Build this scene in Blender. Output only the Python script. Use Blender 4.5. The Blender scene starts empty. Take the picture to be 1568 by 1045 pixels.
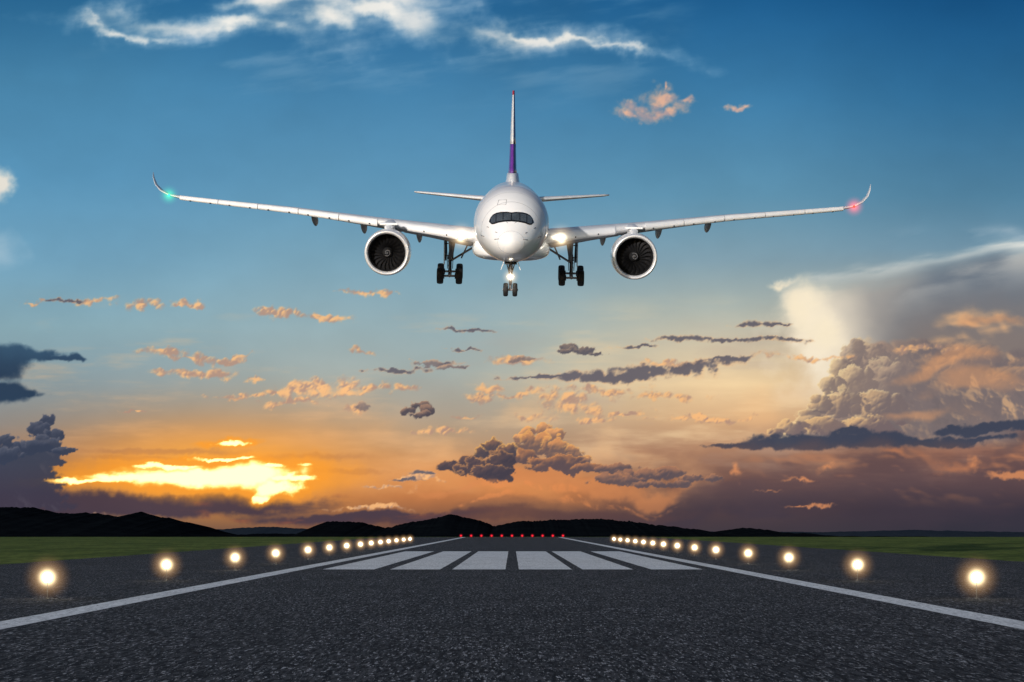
import bpy, math, random
import numpy as np
from mathutils import Matrix, Vector, noise as mnoise
random.seed(4)
F = 3267.0      # focal length in image pixels (75 mm on 36 mm), used to turn image coordinates into scene positions
CAMH = 3.0
D2R = math.pi/180

# ------------------------------------------------------------ scene / camera
sc = bpy.context.scene
sc.view_settings.view_transform = 'Standard'
sc.view_settings.look = 'None'
sc.view_settings.exposure = 0
cam_d = bpy.data.cameras.new("camera")
cam = bpy.data.objects.new("camera", cam_d)
sc.collection.objects.link(cam)
cam.location = (0, 0, CAMH)
cam.rotation_euler = (math.radians(90), 0, 0)
cam_d.lens = 75
cam_d.sensor_width = 36
cam_d.shift_y = 0.1827
cam_d.clip_end = 20000
sc.camera = cam

# ------------------------------------------------------------ node helpers
class T:
    def __init__(s, nt): s.nt = nt
    def n(s, t, **k):
        nd = s.nt.nodes.new(t)
        for a, b in k.items(): setattr(nd, a, b)
        return nd
    def put(s, sock, v):
        if v is None: return
        if hasattr(v, 'is_linked') or isinstance(v, bpy.types.NodeSocket): s.nt.links.new(v, sock)
        else: sock.default_value = v
    def m(s, op, a, b=None, c=None):
        nd = s.n('ShaderNodeMath', operation=op)
        s.put(nd.inputs[0], a); s.put(nd.inputs[1], b)
        if c is not None: s.put(nd.inputs[2], c)
        return nd.outputs[0]
    def ss(s, v, a, b, lo=0.0, hi=1.0):
        nd = s.n('ShaderNodeMapRange', interpolation_type='SMOOTHSTEP')
        s.put(nd.inputs[0], v)
        for i, x in zip((1, 2, 3, 4), (a, b, lo, hi)): nd.inputs[i].default_value = x
        return nd.outputs[0]
    def mix(s, f, a, b, bt='MIX'):
        nd = s.n('ShaderNodeMix', data_type='RGBA', blend_type=bt)
        s.put(nd.inputs[0], f); s.put(nd.inputs[6], a); s.put(nd.inputs[7], b)
        return nd.outputs[2]
    def noise(s, vec, scale, detail=4, rough=0.5, dim='3D', dist=0.0):
        nd = s.n('ShaderNodeTexNoise', noise_dimensions=dim)
        s.put(nd.inputs['Vector'], vec)
        nd.inputs['Scale'].default_value = scale
        nd.inputs['Detail'].default_value = detail
        nd.inputs['Roughness'].default_value = rough
        nd.inputs['Distortion'].default_value = dist
        return nd
    def mapping(s, vec, loc=(0, 0, 0), rot=0.0, scale=(1, 1, 1), vt='POINT'):
        nd = s.n('ShaderNodeMapping', vector_type=vt)
        s.put(nd.inputs[0], vec)
        nd.inputs[1].default_value = loc
        nd.inputs[2].default_value = (0, 0, rot)
        nd.inputs[3].default_value = scale
        return nd.outputs[0]

# ------------------------------------------------------------ WORLD (clear dusk sky, Nishita all round)
FILL_SUN_EL, FILL_SUN_AZ = 11.0, 206.0      # azimuth measured clockwise from +Y
w = bpy.data.worlds.new("World"); sc.world = w; w.use_nodes = True
w.node_tree.nodes.clear()
t = T(w.node_tree)
sky = t.n('ShaderNodeTexSky', sky_type='NISHITA')
sky.sun_disc = False
sky.sun_elevation = math.radians(FILL_SUN_EL)
sky.sun_rotation = math.radians(FILL_SUN_AZ)
sky.air_density = 1.0; sky.dust_density = 1.0
bg = t.n('ShaderNodeBackground'); t.put(bg.inputs[0], sky.outputs[0]); bg.inputs[1].default_value = 0.12
wo = t.n('ShaderNodeOutputWorld'); t.put(wo.inputs[0], bg.outputs[0])

sl = bpy.data.lights.new("fill_sun", 'SUN'); sl.energy = 3.5; sl.angle = math.radians(0.6); sl.color = (1, .95, .89)  # fill added from behind the camera to whiten the aircraft; not the visible sunset
so = bpy.data.objects.new("fill_sun", sl); sc.collection.objects.link(so)
az = math.radians(FILL_SUN_AZ); el = math.radians(FILL_SUN_EL)
sd = Vector((math.sin(az)*math.cos(el), math.cos(az)*math.cos(el), math.sin(el)))
so.rotation_euler = sd.to_track_quat('Z', 'Y').to_euler()

# ------------------------------------------------------------ SKY DOME: sunset sky and clouds, their light and shade painted into vertex colours
STEP = 1.4
gx = np.concatenate([np.linspace(-5000, -60, 22)[:-1], np.arange(-60, 1630, STEP), np.linspace(1632, 6600, 22)[1:]])
gy = np.concatenate([np.arange(870, -40, -STEP), np.linspace(-44, -2600, 16)[1:]])
X, Y = np.meshgrid(gx, gy)
rng = np.random.RandomState(11)
TAB = rng.rand(16, 256, 256)
def vnoise(x, y, k):
    tb = TAB[k % 16]
    xi = np.floor(x).astype(int); yi = np.floor(y).astype(int)
    fx = x-xi; fy = y-yi
    fx = fx*fx*fx*(fx*(fx*6-15)+10); fy = fy*fy*fy*(fy*(fy*6-15)+10)
    a = tb[yi & 255, xi & 255]; b = tb[yi & 255, (xi+1) & 255]; c = tb[(yi+1) & 255, xi & 255]; d = tb[(yi+1) & 255, (xi+1) & 255]
    return (a*(1-fx)+b*fx)*(1-fy)+(c*(1-fx)+d*fx)*fy
def fbm(x, y, cell, octv=6, gain=.55, k=0, sx=1.0, rot=0.0, billow=False):
    c, s = math.cos(rot*D2R), math.sin(rot*D2R)
    u = (x*c-y*s)/(cell*sx); v = (x*s+y*c)/cell
    out = 0; amp = 1
    for i in range(octv):
        n_ = vnoise(u+17.3*i+k*3.1, v+9.7*i+k*7.7, k+i)*2-1
        out = out+amp*((2*np.abs(n_)-1) if billow else n_)
        u, v = (u*1.62-v*1.17+3), (u*1.17+v*1.62+5)
        amp *= gain
    return out
def sfbm(x, y, cell, octv, sx, rot=0.0, k=0, gain=.58):
    """stretched fbm: keeps its grain direction through the octaves"""
    c, s = math.cos(rot*D2R), math.sin(rot*D2R)
    u = (x*c-y*s)/(cell*sx); v = (x*s+y*c)/cell; out = 0; amp = 1
    for i in range(octv):
        out = out+amp*(vnoise(u+11.3*i+k, v+5.7*i+k*5.1, k+i+3)*2-1); u = u*2.03+.7; v = v*2.03+.3; amp *= gain
    return out
def norm(a):
    z = a[100:-40, 60:-60]; return (a-z.mean())/z.std()
def S(v, a, b):
    t_ = np.clip((v-a)/(b-a), 0, 1); return t_*t_*(3-2*t_)
puff = norm(fbm(X, Y, 52, 7, .52, 0, 1.5))
puffs = norm(fbm(X, Y, 80, 5, .46, 2, 1.7))
bil = norm(fbm(X, Y, 44, 6, .52, 4, 1.2, billow=True))
bilf = norm(fbm(X, Y, 19, 5, .52, 10, 1.15, billow=True))
low = norm(fbm(X, Y, 170, 4, .5, 8, 1.6))
st = norm(sfbm(X, Y, 26, 6, 7.0, 0, 2))
st2 = norm(sfbm(X, Y, 46, 7, 5.0, 8, 6, .55))
wx = norm(fbm(X, Y, 60, 6, .52, 9)); wy = norm(fbm(X, Y, 60, 6, .52, 13))
sxw = norm(fbm(X, Y, 120, 4, .45, 3)); syw = norm(fbm(X, Y, 120, 4, .45, 6))
fx_ = norm(fbm(X, Y, 12, 4, .55, 5)); fy_ = norm(fbm(X, Y, 12, 4, .55, 7))
def relief(f, lx, ly):
    gyy, gxx = np.gradient(f, axis=0)/np.gradient(gy)[:, None], np.gradient(f, axis=1)/np.gradient(gx)[None, :]
    return norm(gxx*lx+gyy*ly)
Rl = relief(norm(fbm(X, Y, 44, 4, .40, 4, 1.2, billow=True))*.8+norm(fbm(X, Y, 52, 5, .42, 0, 1.5)), .75, -.45)
Rf = relief(norm(fbm(X, Y, 19, 3, .42, 10, 1.15, billow=True)), .6, .6)
Rs = relief(norm(fbm(X, Y, 70, 4, .42, 5, 1.8)), .6, -.7)
WS = (X+sxw*30+fx_*1.5, Y+syw*13+fy_*1.0)
WW = (X+sxw*34+fx_*2.5, Y+syw*8+wy*2.5+fy_*1.2)
WP = (X+wx*7+fx_*1.6, Y+wy*5+fy_*1.6)
WK = (X+wx*14+fx_*3, Y+syw*3+wy*2+fy_*.9)
def shape(W_, ells):
    d = np.full(X.shape, 99.0)
    for e in ells:
        px, py, rx, ry = e[:4]; r = (e[4] if len(e) > 4 else 0)*D2R
        dx, dy = W_[0]-px, W_[1]-py
        u = dx*math.cos(r)-dy*math.sin(r); v = dx*math.sin(r)+dy*math.cos(r)
        q_ = np.hypot(u/rx, v/ry)
        h = np.clip(.5+.5*(d-q_)/.25, 0, 1); d = d+(q_-d)*h-.25*h*(1-h)*(d < 90)
    return 1-d
def columns(lst):
    ys_ = [p[0] for p in lst]
    return np.stack([np.interp(gy, ys_, [p[1][i] for p in lst]) for i in range(3)], -1)[:, None, :]
cA = columns([(-2600,(14,50,100)),(-300,(22,72,118)),(0,(44,106,150)),(120,(72,132,170)),(270,(90,148,184)),(400,(114,161,187)),(500,(137,170,181)),(590,(138,156,163)),(650,(140,140,140)),(695,(150,122,108)),(735,(98,78,84)),(770,(66,62,78)),(809,(62,62,76))])
cB = columns([(-2600,(14,50,100)),(-300,(20,68,116)),(0,(40,102,150)),(150,(72,131,171)),(300,(98,150,181)),(420,(128,165,182)),(500,(150,174,180)),(570,(160,171,168)),(630,(166,160,148)),(680,(178,152,126)),(725,(184,132,92)),(760,(152,98,70)),(785,(110,76,66)),(815,(84,64,66))])
cC = columns([(-2600,(14,50,100)),(-300,(16,62,108)),(0,(31,93,142)),(150,(62,122,163)),(300,(95,145,173)),(400,(132,161,175)),(470,(174,183,176)),(530,(212,198,170)),(590,(240,208,162)),(640,(220,178,134)),(690,(170,126,100)),(735,(116,84,76)),(780,(78,62,68)),(815,(66,58,66))])
cD = columns([(-2600,(14,50,100)),(-300,(14,56,100)),(0,(24,82,130)),(150,(48,106,147)),(300,(82,130,159)),(380,(112,146,166)),(460,(165,160,152)),(540,(208,170,134)),(620,(186,146,118)),(690,(160,110,88)),(740,(96,72,74)),(780,(60,54,66)),(815,(54,52,64))])
def XS(a, b): return S(X, a, b)[..., None]
col = cA+(cB-cA)*XS(80, 560); col = col+(cC-col)*XS(640, 1120); col = col+(cD-col)*XS(1130, 1500)
def C(*c): return np.array(c, float)
def mixc(f, a, b): f = f[..., None]; return a+(b-a)*f
def over(col, al, c): return col+(c-col)*np.clip(al, 0, 1)[..., None]
def lobes(col, ls, lit, shade, rimc, Ld=(-.5, -.8), nz=.13, edge=.10, amt=1.0, rim=.8, opac=.96, flat=0.0):
    """paint a heap of rounded cloud heads, each lit from the side of the sun and shaded on the other"""
    for (cx, cy, rx, ry) in ls:
        i0, i1 = np.searchsorted(gx, [cx-1.7*rx, cx+1.7*rx]); jj = np.where((gy > cy-1.7*ry) & (gy < cy+1.7*ry))[0]; j0, j1 = jj[0], jj[-1]+1
        sl_ = (slice(j0, j1), slice(i0, i1))
        dx = (X[sl_]+fx_[sl_]*1.2-cx)/rx; dy = (Y[sl_]+fy_[sl_]*1.2-cy)/ry
        d = 1-np.hypot(dx, dy)+bilf[sl_]*nz+bil[sl_]*nz*.5-flat*S(dy, .2, .9)
        fc = dx*Ld[0]+dy*Ld[1]+Rf[sl_]*.16
        c = mixc(S(fc, -.25, .95)*amt, shade, lit)
        c = mixc((1-S(d, .0, .26))*S(fc, -.25, .55)*rim, c, rimc)
        col[sl_] = over(col[sl_], S(d, -.01, edge)*opac, c)
    return col

# thin warm cirrus bands in the lower sky
bandm = S(Y, 430, 560)*(1-S(Y, 690, 775))
col = over(col, S(st*.7+puffs*.5, .0, 2.4)*bandm*.55, mixc(S(X, 500, 1150), C(218, 184, 150), C(255, 224, 174)))
col = over(col, S(-st*.6-puffs*.6, .0, 2.4)*bandm*.34*S(X, 500, 1000), C(178, 160, 150))
col = over(col, S(puffs+.4*puff, .2, 2.6)*S(Y, 560, 640)*(1-S(Y, 740, 790))*.40*S(X, 400, 700), C(240, 186, 132))
# high wisps: broad soft mass, brighter knots, feathered tails
d = shape(WW, [(260,34,230,24,-3),(430,18,150,56,-4),(360,44,130,30,-8),(620,34,200,32,-8),(800,58,190,22,-8),(930,82,60,9,-12),(120,30,100,14,-6),(560,8,140,20,0)])
a = S(d*.8+st2*.13+puff*.11, -.30, 1.0)
col = over(col, a*.88, mixc(S(d+st2*.1, .0, .9), C(186, 202, 218), C(240, 236, 230)))
d = shape(WW, [(445,30,70,26,-10),(340,38,70,14,-12),(400,6,90,16),(520,20,60,12,-14),(860,64,60,7,-10),(160,40,60,8,-14)])
col = over(col, S(d+st2*.12+puff*.16, -.25, .9)*.85, C(250, 244, 234))
col = over(col, S(st2+puffs*.4, .3, 2.8)*(1-S(Y, 70, 200))*.26*S(X, 60, 300)*(1-S(X, 950, 1100)), C(190, 206, 220))
d = shape(WP, [(0,283,26,16),(-30,283,50,32)]); col = over(col, S(d+puff*.10, -.1, .8)*.9, C(240, 228, 212))
d = shape(WS, [(-5,388,60,30)]); col = over(col, S(d+puff*.14, -.1, 1.2)*.5, C(190, 205, 214))

# great cloud on the right: anvil sheet
ytop = np.interp(X, [1100,1190,1260,1400,1568,2200], [470,432,418,398,374,330])
ed = Y-ytop+syw*5+st2*7
am = S(ed, -8, 44)*S(X+wx*14+puff*6, 1160, 1240)*(1-S(Y, 560, 640))
ac = mixc(S(X+sxw*14+low*12, 1225, 1360), C(255, 240, 214), C(160, 156, 152))
ac = mixc(S(X+sxw*20, 1330, 1480), ac, C(108, 118, 130))
ac = mixc(S(Y+syw*10, 430, 540)*S(X, 1300, 1420), ac, C(128, 118, 116))
ac = mixc(S(st2*.8+puffs*.5, -.2, 2.2)*(1-S(ed, 10, 100))*.7, ac, C(228, 220, 206))
col = over(col, am*.95, ac)
e2 = np.abs(Y-ytop+st2*5+syw*5-2); col = over(col, np.exp(-(e2/11)**2)*S(X+wx*20, 1180, 1270)*np.clip(.55+.22*st2, 0, 1), C(240, 234, 222))
e3 = np.abs(Y-(ytop-24)+syw*8+(1400-X)*.02); col = over(col, np.exp(-(e3/10)**2)*S(X, 1330, 1450)*np.clip(.30+.25*st2, 0, 1), C(200, 208, 214))
d = shape(WP, [(1222,470,40,42,-25),(1258,506,46,28,-20),(1200,432,30,10)]); col = over(col, S(d+puff*.10, -.15, 1.0)*.92, C(255, 239, 208))
m_ = shape(WS, [(1510,520,150,36,6),(1440,556,90,20)])
col = over(col, S(m_+.15*puff+.1*st2, 0, .9)*S(Rs+st2*.5, -.6, 2.0)*.8, C(240, 184, 132))
# cumulus tower below: base mass then heaped lobes
xl = np.interp(Y, [500,520,540,560,580,600,620,640,655,670], [1335,1308,1292,1278,1256,1250,1240,1212,1190,1176])
dist = X-xl+bil*7+wx*3
tm = S(dist, -1, 7)*S(Y+bil*7-(X-1300)*.10, 506, 526)*(1-S(Y, 665, 695))*(1-S(X, 1500, 1660)*S(560-Y+low*10, -20, 60))
tc_ = mixc(S(dist, 4, 40), C(250, 214, 158), C(170, 144, 128))
tc_ = mixc(S(dist+low*14, 26, 130), tc_, C(122, 110, 111))
tc_ = mixc(S(Rl, .2, 2.6)*(.28+.35*S(X, 1420, 1540)), tc_, C(240, 188, 136))
tc_ = mixc(S(-Rl, .2, 2.6)*.30, tc_, C(98, 92, 98))
tc_ = mixc(S(puffs, -.6, 1.6)*.35*S(dist, 40, 110), tc_, C(104, 99, 106))
col = over(col, tm*.95, tc_)
TR = C(255, 228, 172)
col = lobes(col, [(1500,548,50,26),(1450,566,46,24),(1548,580,50,28)], C(226,170,124), C(140,120,114), C(244,190,136), (-.4,-.9), .14, .5, .8, .4, .55)
col = lobes(col, [(1330,548,34,24),(1305,540,22,20),(1360,585,46,32)], C(206,176,146), C(130,116,114), TR, (-.9,-.5), .12, .16, .9, .7, .8)
col = lobes(col, [(1288,566,22,18),(1312,588,34,26),(1272,590,20,15)], C(240,205,156), C(134,118,114), TR, (-.9,-.45), .12, .10, .9, .9, .88)
col = lobes(col, [(1345,628,52,28),(1290,622,36,24),(1256,618,20,16),(1240,640,26,15)], C(232,190,140), C(122,108,108), TR, (-.9,-.5), .12, .12, .9, .85, .85)
col = lobes(col, [(1320,656,60,18),(1262,652,36,15),(1212,655,26,12),(1185,663,18,7)], C(244,196,136), C(118,102,104), C(255,216,150), (-.85,-.6), .12, .12, .9, .8, .85)
m2 = shape(WS, [(1520,600,90,26),(1480,560,110,16),(1540,510,70,14),(1430,640,120,14)])
col = over(col, S(m2+.2*puff, 0, .9)*.5, C(228, 160, 110))
# low purple-brown veils
d = shape(WS, [(1400,740,340,60),(1150,775,300,34),(1560,720,120,50),(1000,790,340,24)])
vc = mixc(S(Rs+st*.5, .2, 2.6)*.8, C(96, 75, 78), C(206, 134, 92))
vc = mixc(S(Y, 725, 785), vc, C(66, 57, 68))
col = over(col, S(d+st*.14, -.15, .7)*.86, vc)
lw_ = shape(WP, [(1135,722,10,22),(1265,720,20,10),(1225,735,30,4),(1240,772,60,3),(1490,716,14,22),(1545,735,40,6),(1180,750,30,3)])
col = over(col, S(lw_+bil*.25, -.1, .9)*.75, C(236, 152, 98))
d = shape(WS, [(1520,705,80,14),(1400,712,60,8)]); col = over(col, S(d+st*.2, -.1, .8)*.55, C(222, 140, 92))

# sun glow
r = np.hypot((X-335)/330, (Y-722)/96); col = over(col, np.exp(-r*r*1.3)*.84, C(240, 152, 74))
r = np.hypot((X-330)/170, (Y-720)/52); col = over(col, np.exp(-r*r)*.8, C(255, 176, 66))
r = np.hypot((X-790)/190, (Y-748)/42); col = over(col, np.exp(-r*r)*.70*(.85+.15*np.tanh(puff)), C(226, 140, 76))
d = shape(WK, [(250,690,120,6),(480,700,90,7),(200,700,60,4),(520,722,60,5)])
col = over(col, S(d+st*.2, -.2, .8)*.45, C(176, 118, 80))
# dark bank beneath the sun
d = shape(WK, [(230,770,300,20),(560,790,200,12),(40,775,200,34)])
col = over(col, S(d+st*.08, -.05, .38)*.93, mixc(S(st+puff*.4, .2, 2.4)*S(X, 150, 300)*.8, C(72, 59, 72), C(176, 92, 62)))
# sun behind cloud slots
WU = (X+wx*9+fx_*3, Y+st*1.6+wy*2.0+fy_*.9)
sun = [(300,731,132,17,-1),(375,730,84,21,2),(210,732,76,9,0),(140,737,70,4,0),(415,748,36,14,8),(400,763,20,8),(345,678,32,4,3),(445,735,32,4.5),(430,716,30,4),(250,715,50,4),(335,704,56,2.5)]
d = shape(WU, sun)+st*.05
col = over(col, S(d, -1.3, .05)*.88, C(252, 158, 50))
hot = S(d, -.08, .26)[..., None]; hot2 = S(d, .06, .52)[..., None]

# small peach clouds
hp = [(1005,172,56,15,4),(1008,150,24,18),(1055,160,28,7),(1125,163,14,6),(1014,136,6,6),(975,182,28,7)]
d = shape(WP, hp)+bilf*.12+puff*.10
col = over(col, S(d, -.22, .85)*.9, mixc(S(Rl+Rf*.5, -1.8, 1.8), C(186, 158, 156), C(242, 184, 152)))
mp = [(440,480,52,7,-8),(500,489,36,6),(418,474,20,8),(215,470,30,9),(275,464,30,5),(130,461,34,4),(62,461,26,4),(255,537,48,8,-6),(290,545,30,5),(345,550,44,6),(372,546,22,4),(300,572,58,6,-3),(335,570,22,8),(382,582,28,4),(462,600,46,12),(490,592,20,10),(420,604,44,4),(450,620,38,5),(536,590,22,12),(575,596,24,7),(555,626,16,9),(360,607,30,3),(550,539,32,5),(545,447,38,4),(580,449,22,3),(872,620,38,17),(845,610,26,10),(790,604,52,6),(745,610,26,9),(612,590,24,6),(790,552,40,6),(1080,640,70,5),(960,632,46,3),(200,628,28,1.8),(1410,540,44,6),(720,640,28,4),(590,750,34,3),(640,735,34,3),(565,778,70,3),(130,792,60,3),(750,592,24,6),(900,640,34,5),(1050,560,66,5),(1240,545,54,5),(820,640,40,8),(690,660,50,5),(930,600,50,7),(1000,610,60,6)]
d = shape((X+wx*7+fx_*2.2, Y+wy*3.2+fy_*1.6), mp)+bilf*.22+puff*.12
col = over(col, S(d, -.25, .65)*.88, mixc(S(Rl*.6+Rf, -1.4, 1.6), C(180, 144, 126), C(252, 190, 128)))
# grey broken streaks
sk = [(950,577,120,8,1),(900,579,60,8),(1000,570,66,10),(1070,565,70,11,10),(1120,550,50,5,10),(1060,522,64,5,3),(1130,521,94,4),(1195,519,44,3),(1150,496,38,6),(1180,497,24,3),(715,507,50,3),(665,561,40,5),(690,566,34,3),(604,566,26,4),(700,538,24,2),(984,534,44,3),(640,728,22,3),(625,737,26,2),(100,460,28,2.5),(820,578,50,3)]
d = shape((X+wx*12+fx_*3, Y+wy*2.2+fy_*1.2), sk)+bilf*.14+st*.10
col = over(col, S(d, -.28, .52)*.92, mixc(S(d+Rf*.10, -.1, .50), mixc(S(X, 700, 1000), C(214, 166, 130), C(236, 190, 142)), C(100, 95, 104)))

# heaped cumulus over the runway: sunlit back heads first, dark front heads last
OR = C(255, 190, 104)
col = over(col, S(shape(WS, [(800,735,110,18),(940,752,140,12),(700,745,60,8)])+puff*.15, -.1, .8)*.6, C(214, 136, 84))
col = lobes(col, [(812,664,15,10),(832,658,17,13),(850,668,18,14),(795,672,12,8)], C(240,170,110), C(140,108,96), OR, (-.3,-.9), .15, .14, 1, .9)
col = lobes(col, [(822,682,30,18),(850,690,28,20),(880,694,20,15),(895,706,16,9)], C(222,152,98), C(112,92,90), OR, (.1,-.95), .16, .12, .95, .8)
col = lobes(col, [(806,700,24,14),(868,710,34,15),(838,710,34,12),(905,716,26,8)], C(196,130,88), C(96,80,84), C(250,170,92), (-.4,-.85), .16, .14, .8, .7)
col = lobes(col, [(755,686,19,15),(738,696,14,11),(775,694,16,16)], C(170,118,90), C(76,70,80), OR, (-.35,-.9), .14, .10, .6, 1)
col = lobes(col, [(690,713,24,8),(714,708,18,11),(735,716,34,17),(765,710,26,22),(752,724,40,13)], C(120,92,86), C(70,64,75), C(246,168,96), (-.5,-.8), .14, .11, .6, .75)
col = lobes(col, [(940,718,34,8),(985,728,40,10),(1030,726,26,10),(1060,732,26,7),(1093,732,17,6),(950,735,50,9),(1010,742,50,6)], C(190,130,96), C(92,80,86), C(240,160,100), (-.3,-.9), .18, .22, .7, .7, .92)
# lone dark puffs
col = lobes(col, [(640,622,17,10),(628,630,13,7),(652,629,13,8),(640,636,16,6)], C(200,152,120), C(80,74,82), C(238,182,134), (-.2,-.9), .20, .22, .6, .8)
col = lobes(col, [(874,534,18,7),(894,538,24,8),(914,543,16,4),(862,539,12,4)], C(180,148,124), C(94,90,98), C(244,206,158), (-.2,-.9), .20, .25, .5, .8)
col = lobes(col, [(660,556,24,5),(690,563,22,4),(555,622,12,7),(800,550,22,5)], C(226,176,136), C(120,108,110), C(244,196,146), (-.2,-.9), .25, .35, .8, .8, .8)
d = shape(WS, [(790,752,90,8),(730,775,110,5),(860,756,60,7),(930,770,120,5)])
col = over(col, S(d+bil*.15, -.1, .7)*.55*S(Rl, -1.2, 1.6), C(230, 142, 84))
col = over(col, S(shape(WK, [(840,792,260,12),(640,798,200,8)])+st*.12, -.1, .7)*.7, C(92, 66, 66))

# blue-black shelf clouds
d = shape(WK, [(1255,682,120,14),(1180,686,84,7),(1350,678,90,11),(1285,666,40,8),(1430,678,84,8),(1490,660,64,8,4),(1550,656,64,7),(1480,674,64,6),(1110,686,44,4)])+st*.08+bilf*.09
col = over(col, S(d, -.12, .36)*.95, mixc(S(Y+bil*3, 668, 696), C(62, 68, 86), C(88, 76, 82)))
d = shape(WK, [(0,550,100,20,-1),(60,550,64,11,-3),(100,556,34,6),(-10,604,88,19,-3),(50,606,40,8),(-60,560,120,30)])+st*.05+bilf*.03
col = over(col, S(d, -.08, .46)*.96, mixc(S(Y+wy*4, 535, 575), C(54, 82, 108), C(42, 62, 86)))
d = shape(WP, [(20,710,60,30),(60,704,40,18),(30,734,70,26),(-30,720,60,50),(92,714,18,7),(20,760,100,24)])+bilf*.10
bc = mixc(S(Y, 690, 775), C(60, 68, 88), C(66, 60, 76)); bc = mixc(S(Rl, .2, 2.6)*.2, bc, C(108, 104, 114))
col = over(col, S(d, -.08, .14)*.95, bc)
col = lobes(col, [(74,644,15,12),(62,658,20,12),(84,664,16,10),(40,684,28,12),(66,680,26,14),(8,676,14,9),(100,692,18,6),(12,698,24,14)], C(96,100,116), C(58,66,86), C(140,134,140), (-.2,-.9), .14, .14, .6, .5)
col = col*(1+.012*low+.006*puff)[..., None]
c01 = np.clip(col/255, 0, 1)
L = np.where(c01 <= .04045, c01/12.92, ((c01+.055)/1.055)**2.4)
L = L+(np.array([1.2, .60, .08])-L)*hot*S(-(X-520), 0, 60)[..., None]
L = L+(np.array([2.2, 1.7, .72])-L)*hot2
RAD = 9000.0
dx, dy, dz = X-784, np.full(X.shape, F), 809-Y
ln = np.sqrt(dx*dx+dy*dy+dz*dz)
co = np.stack([dx/ln*RAD, dy/ln*RAD, dz/ln*RAD+CAMH], -1).reshape(-1, 3)
nr, nc = X.shape
idx = np.arange(nr*nc).reshape(nr, nc)
q = np.stack([idx[:-1, :-1], idx[:-1, 1:], idx[1:, 1:], idx[1:, :-1]], -1).reshape(-1, 4)
me = bpy.data.meshes.new("sky")
me.vertices.add(nr*nc); me.vertices.foreach_set('co', co.astype(np.float32).ravel())
me.loops.add(q.size); me.loops.foreach_set('vertex_index', q.astype(np.int32).ravel())
me.polygons.add(len(q)); me.polygons.foreach_set('loop_start', np.arange(0, q.size, 4, dtype=np.int32))
try: me.polygons.foreach_set('loop_total', np.full(len(q), 4, dtype=np.int32))
except Exception: pass
me.update(calc_edges=True)
at = me.color_attributes.new("radiance", 'FLOAT_COLOR', 'POINT')
at.data.foreach_set('color', np.concatenate([L.reshape(-1, 3), np.ones((nr*nc, 1))], 1).astype(np.float32).ravel())
m = bpy.data.materials.new("sunset_sky"); m.use_nodes = True; m.node_tree.nodes.clear(); tt = T(m.node_tree)
an = tt.n('ShaderNodeAttribute'); an.attribute_name = "radiance"
em = tt.n('ShaderNodeEmission'); tt.put(em.inputs[0], an.outputs['Color'])
oo = tt.n('ShaderNodeOutputMaterial'); tt.put(oo.inputs[0], em.outputs[0])
m.cycles.emission_sampling = 'NONE'
me.materials.append(m)
so_ = bpy.data.objects.new("sky", me); sc.collection.objects.link(so_)

# ------------------------------------------------------------ materials
def mat(name, base=(.5, .5, .5), rough=.5, metal=0, spec=.5, coat=0, var=0, vscale=1.0):
    m = bpy.data.materials.new(name); m.use_nodes = True
    nt = m.node_tree; b = nt.nodes['Principled BSDF']; tt = T(nt)
    c = tuple(base)+(1,)
    b.inputs['Roughness'].default_value = rough
    b.inputs['Metallic'].default_value = metal
    b.inputs['Specular IOR Level'].default_value = spec
    b.inputs['Coat Weight'].default_value = coat
    b.inputs['Coat Roughness'].default_value = .08
    co = tt.n('ShaderNodeTexCoord').outputs['Object']
    nz = tt.noise(co, vscale, 6, .6, '3D').outputs[0]
    f = tt.ss(nz, .3, .7)
    dark = tuple(x*(1-var) for x in base)+(1,)
    tt.put(b.inputs['Base Color'], tt.mix(f, dark, c))
    return m
WHITE = mat("white_paint", (.84, .84, .86), .30, coat=.6, var=.07, vscale=.5)
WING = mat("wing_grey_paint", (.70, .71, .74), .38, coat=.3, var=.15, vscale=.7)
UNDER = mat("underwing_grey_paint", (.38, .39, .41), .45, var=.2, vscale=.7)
SLAT = mat("bright_slat_metal", (.84, .84, .86), .35, .1, var=.08)
PURP = mat("purple_paint", (.15, .035, .30), .35, coat=.4, var=.2)
FIND = mat("dark_fin_flank", (.10, .07, .14), .35, coat=.4, var=.2)
CHROME = mat("polished_lip", (.82, .82, .84), .30, .40, var=.06)
DARK = mat("inlet_liner", (.020, .020, .022), .5, var=.3)
BLADE = mat("fan_blade_titanium", (.05, .05, .055), .35, .7, var=.3)
TYRE = mat("tyre_rubber", (.012, .012, .013), .7, var=.3, vscale=3)
HUB = mat("wheel_hub", (.28, .28, .30), .4, .5, var=.3)
STRUT = mat("gear_strut_paint", (.34, .34, .35), .4, .1, var=.4, vscale=3)
GDARK = mat("gear_bay_dark", (.04, .04, .045), .6, var=.4, vscale=2)
MASK = mat("black_window_surround", (.006, .006, .008), .25, var=.2)
GLASS = mat("cockpit_glass", (.060, .072, .085), .06, .0, 1.0, coat=1.0, var=.4, vscale=1.5)
LINE = mat("panel_seam", (.22, .22, .24), .6)
SEAM = mat("panel_joint", (.50, .50, .52), .5)
REDT = mat("red_tip_paint", (.35, .03, .05), .4)
POST = mat("lamp_housing", (.03, .03, .03), .5)

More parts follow.
